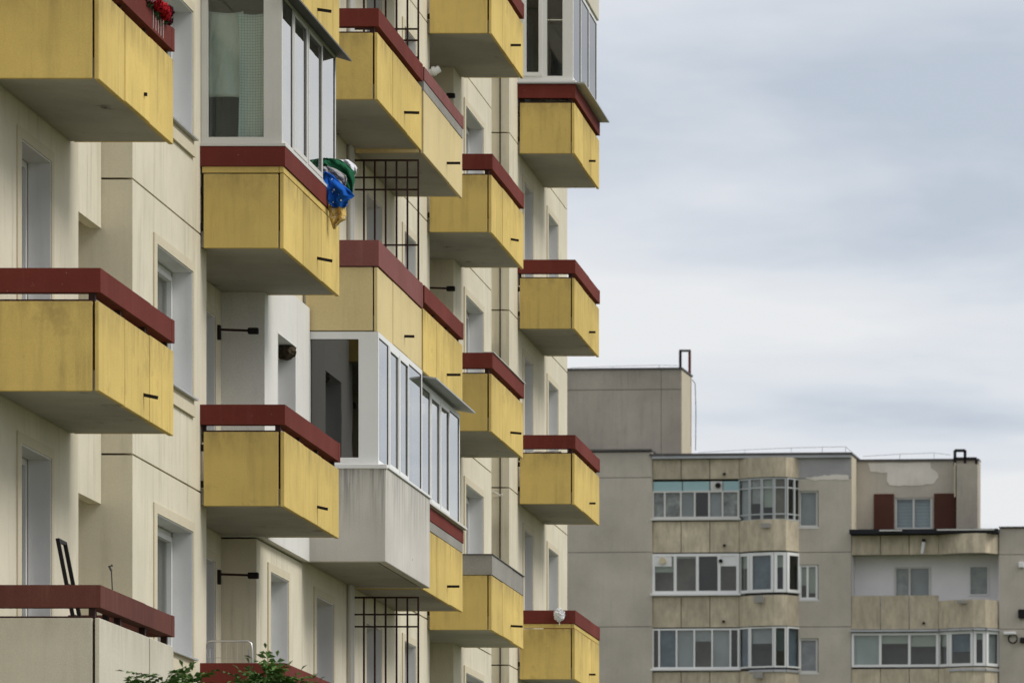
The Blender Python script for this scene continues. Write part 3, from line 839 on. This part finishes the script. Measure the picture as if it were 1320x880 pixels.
def bwin(pl, yt, yb, fm, xr, blinds=None, fw=.07, transom=None, subdiv=None, name='bay_window', o_in=-.09):
    """glazing that follows the rounded bay, one run between each pair of plan points"""
    z0, z1 = FZ(yb, xr), FZ(yt, xr)
    c = pl[3]
    o = empty(name, (c[0], c[1], z0)); o.parent = FB
    runs = [(0, 1), (1, 3), (3, 4), (4, 6)] if subdiv is None else subdiv
    blinds = vary(blinds, len(runs))
    for n_, (i, j_) in enumerate(runs):
        s = Seg((pl[i][0] - c[0], pl[i][1] - c[1] + .09), (pl[j_][0] - c[0], pl[j_][1] - c[1] + .09))
        glaze(o, s, 0, z1 - z0, [], fm, FG, fw=fw, fd=.06, transom=[t_ - z0 for t_ in transom] if transom else None,
              blinds={0: blinds[n_]} if blinds and n_ in blinds else None)
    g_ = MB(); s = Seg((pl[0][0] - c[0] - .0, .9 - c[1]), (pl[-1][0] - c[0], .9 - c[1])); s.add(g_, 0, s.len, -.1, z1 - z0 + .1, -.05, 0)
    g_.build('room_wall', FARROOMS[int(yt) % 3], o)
    return o
CUR = [mat('far_curtain_%s' % n, c, var=.3, bump=0, scale=2.5) for n, c in (('black', (.03, .03, .035)), ('brown', (.24, .21, .17)), ('teal', (.14, .19, .20)), ('pale', (.55, .56, .55)), ('blue', (.20, .25, .31)))]
crng = random.Random(11)
def vary(blinds, n):
    """panes that show no blind get a curtain or a dark room of their own"""
    b_ = dict(blinds or {})
    for i in range(n):
        if i not in b_ and crng.random() < .75: b_[i] = (crng.choice((1, 1, 1, .6)), crng.choice(CUR))
    return b_
FLOR = mat('flowered_curtain', (0.46, 0.46, 0.45), var=0.5, fine=.2, bump=0, scale=4)
GREY = mat('grey_net_curtain', (0.50, 0.52, 0.54), var=0.15, bump=0)
DKC = mat('dark_red_cloth', (0.05, 0.02, 0.02), var=0.3, bump=0)
# row 1, left: pale blue boards above the panes
o = fwin(841, 953, 632, 667.5, .12, [.145, .33, .49, .655, .81], PVCOLD, 950, {0: (1, FLOR), 1: (1, FLOR), 2: (1, GREY), 3: (1, BLACKM), 4: (1, GREY), 5: (1, FLOR)}, fw=.06, sillm=PVCOLD)  # black sheet behind one pane stands in for an unlit open window
for a, b_ in ((841.5, 879.5), (880, 915), (932, 953)):
    mb = MB(); mb.box(FU(a, .12) + .01, FU(b_, .12) - .01, .10, .17, FZ(631.5), FZ(619.5), .006); mb.build('board', CYAN, FB)
mb = MB(); mb.box(FU(916, .12), FU(931.5, .12), .08, .16, FZ(631.5), FZ(619.5), .006); vb = mb.build('vent_board', PVCOLD, FB)
mb = MB(); mb.tube([(FU(926, .12), .07, FZ(625)), (FU(926, .12), .02, FZ(625))], .10, 14); mb.build('vent_pipe', BLACKM, vb)
bwin(bayL, 617.5, 672, OLDG, 950, {0: (1, GREY), 2: (.7, BLIND)}, fw=.045, transom=[FZ(664), FZ(630)], subdiv=[(0, 1), (1, 2), (2, 3), (3, 4), (4, 5), (5, 6)])
# row 2, left: new white frames
o = fwin(841, 953, 713, 764.5, .08, [.265, .52, .77], PVC, 950, {0: (.45, BLIND), 3: (.3, BLIND), 1: (.05, BLIND)}, fw=.10, sillm=PVC, name='window')
for a, b_ in ((843, 866), (925, 951)):
    mb = MB(); mb.box(FU(a, .08), FU(b_, .08), .04, .075, FZ(729), FZ(715.5)); bo = mb.build('board', PVC, FB)
mb = MB(); mb.tube([(FU(855, .08), .04, FZ(722)), (FU(855, .08), -.12, FZ(722))], .12, 16); mb.build('vent_cap', mat('cream_cap', (.6, .52, .36)), FB, smooth=False)
mb = MB(); mb.tube([(FU(929.5, .08), .04, FZ(722.5)), (FU(929.5, .08), -.05, FZ(722.5))], .07, 12); mb.build('vent_cap', BLACKM, FB)
bwin(bayL, 713, 764.5, PVC, 950, {0: (.35, BLIND), 2: (.35, BLIND)}, fw=.11)
# row 3, left: older frames
fwin(841, 953, 809.5, 861, .12, [.08, .28, .485, .69, .9], PVC, 950, {2: (1, GREY), 4: (1, GREY), 3: (.3, GREY)}, fw=.055, sillm=PVC)
bwin(bayL, 808.5, 861, PVC, 950, {1: (.4, GREY)}, fw=.055)
# single windows in the middle wall
fwin(1030.5, 1054.5, 632.5, 679, .18, [], PVCOLD, 1060, {0: (1, GREY)}, fw=.06, sillm=PVCOLD)
fwin(1030.5, 1054.5, 727.5, 772.5, .18, [.45], PVC, 1060, {0: (.6, BLIND), 1: (.85, BLIND)}, fw=.08, sillm=PVCOLD)
fwin(1030.5, 1054.5, 822.5, 866.5, .18, [], PVCOLD, 1060, {0: (1, mat('striped_curtain', (.5, .48, .53), var=.25, bump=0, scale=3))}, fw=.07, sillm=PVCOLD)
# top right window with brown shutters
LOUV = mat('blue_grey_blind', (0.55, 0.62, 0.68), var=.06, bump=0)
o = fwin(1154, 1202, 641, 682.5, 1.55, [.5], PVCOLD, 1180, {0: (.02, BLIND), 1: (.02, BLIND)}, fw=.07)
z0, z1 = FZ(681, 1180, 1.55), FZ(642.5, 1180, 1.55)
for i in range(9):
    z_ = z0 + (z1 - z0) * (i + .5) / 9
    mb = MB(); mb.box(FU(1155, 1.6) - o.location.x, FU(1201, 1.6) - o.location.x, .10, .12, z_ - .055 - o.location.z, z_ + .055 - o.location.z)
    mb.build('slat', LOUV, o)
for a, b_ in ((1126.5, 1152.5), (1204, 1232)):
    mb = MB(); mb.box(FU(a, 1.4), FU(b_, 1.4), 1.34, 1.42, FZ(683, 1180, 1.4), FZ(636, 1180, 1.4), .015); mb.build('shutter', SHUT, FB)
# open white loggia on the right
fwin(1153, 1200, 730, 772, 1.07, [.42], PVCOLD, 1200, {1: (1, GREY)}, fw=.07, back=True)
fwin(1249, 1275, 729, 768, 1.07, [], PVC, 1200, None, fw=.06, back=True)
mb = MB(); mb.box(FU(1097, .2), FU(1097, .2) + .03, .21, 1.04, ZR(808), ZR(714)); mb.build('loggia_side', FARWHITE, FB)
mb = MB(); mb.box(FU(1288, .1) - .04, FU(1288, .1) - .005, .21, 1.04, ZR(808), ZR(714)); mb.build('loggia_side', FARWHITE, FB)
# glazed loggia below it
mb = MB(); mb.box(FU(1097), FU(1210), -.1, .3, ZR(813.5), ZR(811)); mb.build('canopy', SHEET, FB)
mb = MB()
for i, j_ in zip(range(6), range(1, 7)):
    s = Seg(bayR[i], bayR[j_]); s.add(mb, 0, s.len, ZR(813.5), ZR(811), -.1, .1)
mb.build('canopy', SHEET, FB)
fwin(1098, 1210, 815, 859, .12, [.33, .665], PVC, 1200, {0: (1, mat('pale_blue_blind', (.62, .68, .67), bump=0)), 1: (.28, BLIND), 2: (.38, BLIND)}, fw=.09)
bwin(bayR, 814, 859, PVC, 1200, {0: (.4, BLIND), 2: (.2, BLIND), 3: (1, GREY)}, fw=.10)
# zinc drip edges under the lower bays
for pl, y in ((bayL, 864), (bayR, 862.5)):
    mb = MB()
    for i, j_ in zip(range(1, 6), range(2, 7)):
        s = Seg(pl[i], pl[j_]); s.add(mb, 0, s.len, FZ(y + 3, 950 if pl is bayL else 1200), FZ(y, 950 if pl is bayL else 1200), 0.002, .06)
    mb.build('drip_edge', SHEET, FB)
# spouts and stains of the far parapets
for (x, y) in ((934, 610), (934, 702), (933, 800), (1191, 802)):
    w_ = .1; mb = MB(); mb.bar((FU(x, w_), w_ + .02, FZ(y, x)), (FU(x, w_), w_ - .12, FZ(y, x) - .02), .08)
    mb.build('drain_spout', BLACKM, FB)
for (x, yt, yb) in ((990, 676, 682), (981, 769, 778), (980, 866, 875), (1242, 775, 779)):
    mb = MB(); mb.box(FU(x - 6), FU(x + 6), -.62, -.52, FZ(yb, x), FZ(yt, x)); mb.build('junction_box', CONC, FB)
# lamp, cameras, wall boxes
lm = empty('wall_lamp', pxp(1191, 703, .05, 1191)); lm.parent = FB
MB().box(-.06, .06, -.12, .04, .10, .24, .01).build('bracket', BLACKM, lm)
mb = MB(); mb.tube([(0, -.10, .12), (-.05, -.16, -.30)], .07, 10, .055); mb.build('shade', PVC, lm, smooth=False)
for (x, y, sx, sy, m) in ((1317, 728, .10, .10, PVC), (1318, 791, .14, .16, BLACKM), (1319, 825, .1, .1, BLACKM), (1302, 816, .22, .05, PVC)):
    p = pxp(x, y, 0, x); mb = MB(); mb.box(p.x - sx, p.x + sx, -.2, -.002, p.z - sy, p.z + sy, .02); mb.build('wall_box', m, FB)
p = pxp(1306, 823, 0, 1306); mb = MB()
P = [p + Vector((math.cos(a) * .16, -.12 + .01 * math.sin(3 * a), math.sin(a) * .16)) for a in [i * math.pi / 8 for i in range(17)]]
mb.tube(P, .03, 6); mb.build('cable_coil', BLACKM, FB)

# ================================================================== SMALL THINGS ON THE NEAR BUILDING
# laundry: each cloth a crumpled sheet hung over the drying arms
def cloth(name, rows, Y, m, label, sd, th=.012, amp=.03):
    """rows = (photo y, left x, right x); the sheet hangs at distance Y"""
    s = FPX / Y; nx, sub = 30, 8
    R_ = []
    for (a, b_) in zip(rows, rows[1:]):
        for i in range(sub):
            f = i / sub; R_.append(tuple(a[n_] + (b_[n_] - a[n_]) * f for n_ in range(3)))
    R_.append(rows[-1])
    c = Vector(((rows[0][1] - XV) / s, Y, EYE + (YV - rows[-1][0]) / s))
    mb = MB(); vs = []
    for j, (py, xl, xr_) in enumerate(R_):
        row = []
        for i in range(nx + 1):
            u = i / nx; v = j / (len(R_) - 1)
            n_ = mnoise.noise((u * 4 + sd, v * 4, sd * 1.7)); n2 = mnoise.noise((u * 9 + sd, v * 7, sd))
            x = (xl + (xr_ - xl) * u - XV) / s + .006 * n2
            y = Y + .011 * mnoise.noise((u * 15 + sd, v * 11 + u * 6, sd)) + .006 * mnoise.noise((u * 28, v * 20, sd)) + amp * n_ * 1.6 + amp * .7 * n2 + amp * .9 * math.sin(u * 11 + v * 5 * math.sin(sd) + sd) - .05 * math.sin(v * 3.1)
            z = EYE + (YV - py) / s + .012 * n_
            row.append(mb.b.verts.new(Vector((x, y, z)) - c))
        vs.append(row)
    for j in range(len(R_) - 1):
        for i in range(nx): mb.b.faces.new((vs[j][i], vs[j][i + 1], vs[j + 1][i + 1], vs[j + 1][i]))
    o = mb.build(name, m, None, c, smooth=True)
    md = o.modifiers.new('thick', 'SOLIDIFY'); md.thickness = th; md.offset = 0
    o.modifiers.new('smooth', 'SUBSURF').render_levels = 1
    return tag(o, label, 'laundry', 'laundry drying beside the glazed yellow balcony')
def spotted(name, base, spot, sc, thr):
    m = mat(name, base, rough=.9, var=.1, bump=.1)
    t = m.node_tree; nd = t.nodes; b_ = nd['Principled BSDF']; src = b_.inputs['Base Color'].links[0].from_socket
    geo = nd.new('ShaderNodeNewGeometry'); vo = nd.new('ShaderNodeTexVoronoi'); vo.inputs['Scale'].default_value = sc
    t.links.new(geo.outputs['Position'], vo.inputs['Vector'])
    lt = nd.new('ShaderNodeMath'); lt.operation = 'LESS_THAN'; lt.inputs[1].default_value = thr; t.links.new(vo.outputs['Distance'], lt.inputs[0])
    mm = nd.new('ShaderNodeMixRGB'); t.links.new(lt.outputs[0], mm.inputs[0]); t.links.new(src, mm.inputs[1]); mm.inputs[2].default_value = (*spot, 1)
    t.links.new(mm.outputs[0], b_.inputs['Base Color'])
    return m
cloth('cloth', [(206, 436, 448), (211, 438, 456), (217, 442, 461), (223, 450, 460), (228, 452, 457)], 59.95, mat('white_cloth', (.62, .62, .66), bump=.1), 'white cloth on top of the laundry by the glazed balcony', 2.2)
cloth('cloth', [(204.5, 416, 424), (207, 415, 440), (213, 416, 449), (222, 432, 457), (234, 444, 457), (246, 449, 456), (249, 452, 454)], 59.88, mat('green_cloth', (.015, .095, .045), bump=.1), 'dark green cloth hanging over the blue one', 5.1)
cloth('cloth', [(215, 415, 424), (220, 416, 436), (227, 420, 447), (234, 430, 448), (239, 440, 446)], 59.80, mat('grey_cloth', (.30, .29, .30), bump=.1), 'grey cloth folded between the green and blue ones', 8.3)
cloth('cloth', [(222, 416, 420), (227, 416, 430), (236, 417, 440), (246, 419, 452), (253, 421, 457), (259, 423, 449), (264, 426, 448), (267, 430, 447)], 59.72, spotted('blue_print', (.012, .095, .42), (.6, .66, .75), 15, .17), 'bright blue cloth with small white print', 1.3, amp=.04)
cloth('cloth', [(262, 424, 440), (270, 424, 446), (278, 425, 447), (284, 427, 446), (290, 428, 436), (295, 430, 432)], 59.78, spotted('yellow_print', (.52, .36, .12), (.62, .56, .46), 22, .30), 'yellow and cream printed cloth hanging below the blue one', 3.7)

# flower box on the top near balcony
ynA, yfA, xfA, _ = COLS['A']
fb = tag(empty('flower_box', (xfA - .06, 49.3, zb(1) + 1.066)), 'flower box with red geraniums on the maroon balcony rail', 'flower box')
MB().box(-.08, .06, -.35, .62, .0, .12, .01).build('planter', mat('dark_planter', (.05, .04, .035), bump=0), fb)
frng = random.Random(5)
LEAF = mat('geranium_leaf', (.035, .075, .028), var=.3, rnd=.2)
RED = mat('red_petal', (.36, .012, .02), var=.2, rnd=.15); PINK = mat('pink_petal', (.55, .25, .32), var=.1); WINE = mat('wine_petal', (.06, .01, .02), var=.1)
def petals(n, r, sz, rng):
    mb = MB()
    for i in range(n):
        d_ = Vector((rng.gauss(0, 1), rng.gauss(0, 1), rng.gauss(0, 1))).normalized()
        c = d_ * r * rng.uniform(.6, 1); a = d_.orthogonal().normalized(); b_ = d_.cross(a)
        ph = rng.uniform(0, 3); a2 = a * math.cos(ph) + b_ * math.sin(ph); b2 = d_.cross(a2)
        q = [c + a2 * sz * x + b2 * sz * y + d_ * sz * h for x, y, h in ((-.6, 0, 0), (0, -.5, -.1), (.6, 0, .25), (0, .5, -.1))]
        mb.b.faces.new([mb.b.verts.new(v) for v in q])
    return mb
for (y, z, x, m, r) in ((-.28, .05, .10, PINK, .05), (-.16, .04, .11, RED, .05), (-.05, .04, .11, RED, .055), (.06, .03, .11, RED, .05), (.16, .035, .12, RED, .05),
                        (.27, .03, .12, RED, .06), (.34, .0, .12, RED, .045), (.58, .08, .10, WINE, .045), (.60, .0, .10, WINE, .035)):
    petals(110, r * 1.15, .034, frng).build('flower', m, fb, (x, y, z))
for i in range(9):
    petals(26, .07, .045, frng).build('leaf_clump', LEAF, fb, (.02 + frng.uniform(0, .05), -.3 + i * .1, -.0 + frng.uniform(-.04, .03)))
for i in range(5):
    y = -.02 + i * .12
    MB().bar((.075, y, .05), (.075, y, -.19), .005).build('string', PVC, fb)

# folded lounger on the cream balcony
ch = tag(empty('folded_chair', (-9.93, 48.4, zb(-1) + .19)), 'folded black garden chair leaning on the bare cream balcony', 'chair')
def curve_tube(name, pts, r, m, parent): MB().tube(pts, r, 8).build(name, m, parent, smooth=True)
p0, p1 = Vector((.10, 0, 0)), Vector((-.17, 0, 1.38))
q0, q1 = Vector((.11, .26, 0)), Vector((-.16, .26, 1.37))
MB().bar(p0, p1, .026, .034).build('side_rail', BLACKM, ch); MB().bar(q0, q1, .026, .034).build('side_rail', BLACKM, ch)
for f in (.04, .25, .5, .7, .99): MB().bar(p0.lerp(p1, f), q0.lerp(q1, f), .03).build('crossbar', BLACKM, ch)
MB().bar((.13, .02, .95), (.19, .05, .0), .03, .05).build('leg', BLACKM, ch)
MB().bar((.19, .28, .95), (.24, .26, .0), .03, .05).build('leg', BLACKM, ch)
sm = MB(); sm.bar(p0.lerp(p1, .3) + Vector((.012, .15, 0)), p0.lerp(p1, .62) + Vector((.012, .15, 0)), .24, .012)
# small dried flower in a pot behind the rail
st = tag(empty('potted_stem', (-9.62, 48.5, zb(-1) + .19)), 'thin dry plant stem rising behind the dull brown rail', 'plant')
mb = MB(); mb.tube([(0, 0, 0), (0, 0, .2)], .07, 12, .09); mb.build('pot', mat('clay', (.25, .11, .07)), st)
mb = MB(); mb.tube([(0, 0, .18), (.0, 0, .7), (-.02, 0, 1.10)], .006, 6); mb.tube([(-.02, 0, 1.10), (-.04, 0, 1.14), (-.01, 0, 1.15)], .012, 6); mb.build('stem', DSHEET, st)

# drying rack on the lowest maroon balcony
rk = tag(empty('drying_rack', (-10.14, 57.25, zb(-1) + .19)), 'chrome wire drying rack standing above the solid maroon rail', 'rack')
CHR = mat('chrome', (.55, .55, .55), rough=.3, metallic=.7, bump=0, var=.05)
pts = [(-.245, 0, .0), (-.245, 0, 1.03), (-.235, 0, 1.10), (-.20, 0, 1.125), (.20, 0, 1.125), (.235, 0, 1.10), (.245, 0, 1.03), (.245, 0, 0)]
MB().tube(pts, .011, 8).build('frame', CHR, rk, smooth=True)
for x in (-.205, .205): MB().tube([(x, .01, .0), (x, .01, 1.04)], .008, 6).build('upright', SHEET, rk)
for z_ in (.88, .95, .80): MB().tube([(-.24, 0, z_), (.24, 0, z_)], .0025, 5).build('wire', CHR, rk)
for i in range(6): MB().tube([(-.15 + i * .06, 0, 1.12), (-.15 + i * .06, 0, .78)], .0018, 5).build('wire', CHR, rk)

# plastic bag on the lowest far rail
brg = random.Random(8); mb = MB()
bmesh.ops.create_icosphere(mb.b, subdivisions=4, radius=.1)
for v in mb.b.verts:
    n_ = v.co.normalized(); k_ = 1 + .28 * mnoise.noise(n_ * 5) + .22 * mnoise.noise(n_ * 11); v.co = Vector((n_.x * .082 * k_, n_.y * .075 * k_, n_.z * .10 * k_))
mb.tube([(0, 0, -.08), (.005, 0, -.16)], .008, 6)
tag(mb.build('plastic_bag', mat('white_plastic', (.66, .67, .69), rough=.4, bump=0), None, ((718 - XV) / 84, 83.63, EYE + (YV - 790) / 84.0)), 'crumpled white plastic bag tied to the maroon rail', 'bag')

# swallow nest under the lintel of the white wall window
mb = MB(); bmesh.ops.create_icosphere(mb.b, subdivisions=3, radius=.12)
for v in mb.b.verts:
    n_ = v.co.normalized(); v.co = v.co * (1 + .25 * mnoise.noise(n_ * 6)); v.co.z *= .8
    if v.co.z > .05: v.co.z = .05
tag(mb.build('bird_nest', mat('mud', (.06, .045, .03), var=.3, fine=.4), None, (-10.38, 62.30, zb(0) + 2.31)), 'small mud nest under the window lintel of the white wall', 'nest')

# odds and ends on balconies
def stuff_box(name, m, x0, x1, y0, y1, z0, z1, label, cat):
    c = Vector(((x0 + x1) / 2, (y0 + y1) / 2, z0)); mb = MB()
    mb.box(x0 - c.x, x1 - c.x, y0 - c.y, y1 - c.y, 0, z1 - z0, .012)
    rr = random.Random(int(x0 * 100)); bmesh.ops.subdivide_edges(mb.b, edges=mb.b.edges[:], cuts=3, use_grid_fill=True)
    for v in mb.b.verts: v.co += Vector((rr.uniform(-1, 1), rr.uniform(-1, 1), rr.uniform(-1, 1) if v.co.z > .02 else 0)) * .012
    return tag(mb.build(name, m, None, c), label, cat)
stuff_box('sack', mat('white_sack', (.6, .59, .56), bump=.2), -10.25, -9.75, 84.1, 84.5, zb(1) + .19, zb(1) + .85, 'bulging white sack in the gap under the maroon rail', 'sack')

# ================================================================== TREES in front of the block
LEAFT = mat('tree_leaf', (.085, .155, .04), var=.3, rnd=.0, rough=.6)
BARK = mat('bark', (.09, .07, .05), var=.2)
def tree(x, ytop, wpx, Y, label, sd, nl=2600):
    s = FPX / Y; X = (x - XV) / s; H = EYE + (YV - ytop) / s; rad = wpx / 2 / s
    o = tag(empty('young_tree', (X, Y, 0)), label, 'tree', 'young trees in front of the cream block')
    rg = random.Random(sd)
    mb = MB(); ch_ = min(H * .6, 2.6)
    mb.tube([(0, 0, 0), (.03, .02, H * .4), (-.02, .0, H * .75), (0, 0, H - .25)], .06, 8, .012)
    tips = []
    for i in range(16):
        a = rg.uniform(0, 6.28); z_ = H - ch_ * rg.uniform(.15, .95); r_ = rad * 1.05 * rg.uniform(.5, 1) * min(1, (H - z_) / ch_ + .35)
        e_ = Vector((math.cos(a) * r_, math.sin(a) * r_, z_ + r_ * .5)); e_.z = min(e_.z, H - .1)
        mb.tube([(0, 0, z_ - .2), tuple(e_ * .5 + Vector((0, 0, z_ * .5))), tuple(e_)], .02, 5, .005); tips.append(e_)
    mb.build('trunk', BARK, o)
    tips += [Vector((rg.uniform(-.1, .1), rg.uniform(-.1, .1), H - .12 * i)) for i in range(1, 5)]
    mb = MB()
    for i in range(nl // 9):
        t_ = rg.choice(tips); c = t_ + Vector((rg.gauss(0, .09), rg.gauss(0, .09), rg.gauss(-.06, .08)))
        if c.z > H - .02: c.z = H - rg.uniform(.02, .15)
        d_ = Vector((rg.uniform(-1, 1), rg.uniform(-1, 1), rg.uniform(-.5, .5))).normalized(); sd_ = d_.cross(Vector((0, 0, 1))).normalized()
        up = sd_.cross(d_)
        for k_ in range(9):       # a feathered leaf: leaflets in pairs along a stalk
            f = (k_ // 2) / 4.0; si = -1 if k_ % 2 else 1
            if k_ == 8: base = c + d_ * .19; ax = d_
            else: base = c + d_ * (.03 + .15 * f); ax = (sd_ * si * .9 + d_ * .45).normalized()
            l_ = .075 * rg.uniform(.8, 1.2); wd = ax.cross(up).normalized() * l_ * .24
            dr = Vector((0, 0, -.02 * rg.random()))
            q = [base, base + ax * l_ * .5 + wd + up * .006, base + ax * l_ + dr, base + ax * l_ * .5 - wd + up * .006]
            mb.b.faces.new([mb.b.verts.new(v) for v in q])
    mb.build('crown', LEAFT, o)
    return o
tree(194, 858, 40, 40.0, 'slim young tree whose top reaches the bare cream balcony', 3, 11000)
tree(262, 868, 22, 41.0, 'small young tree top below the drying rack', 4, 8000)
tree(366, 859, 74, 42.0, 'bushier young tree in front of the solid maroon rail', 5, 24000)
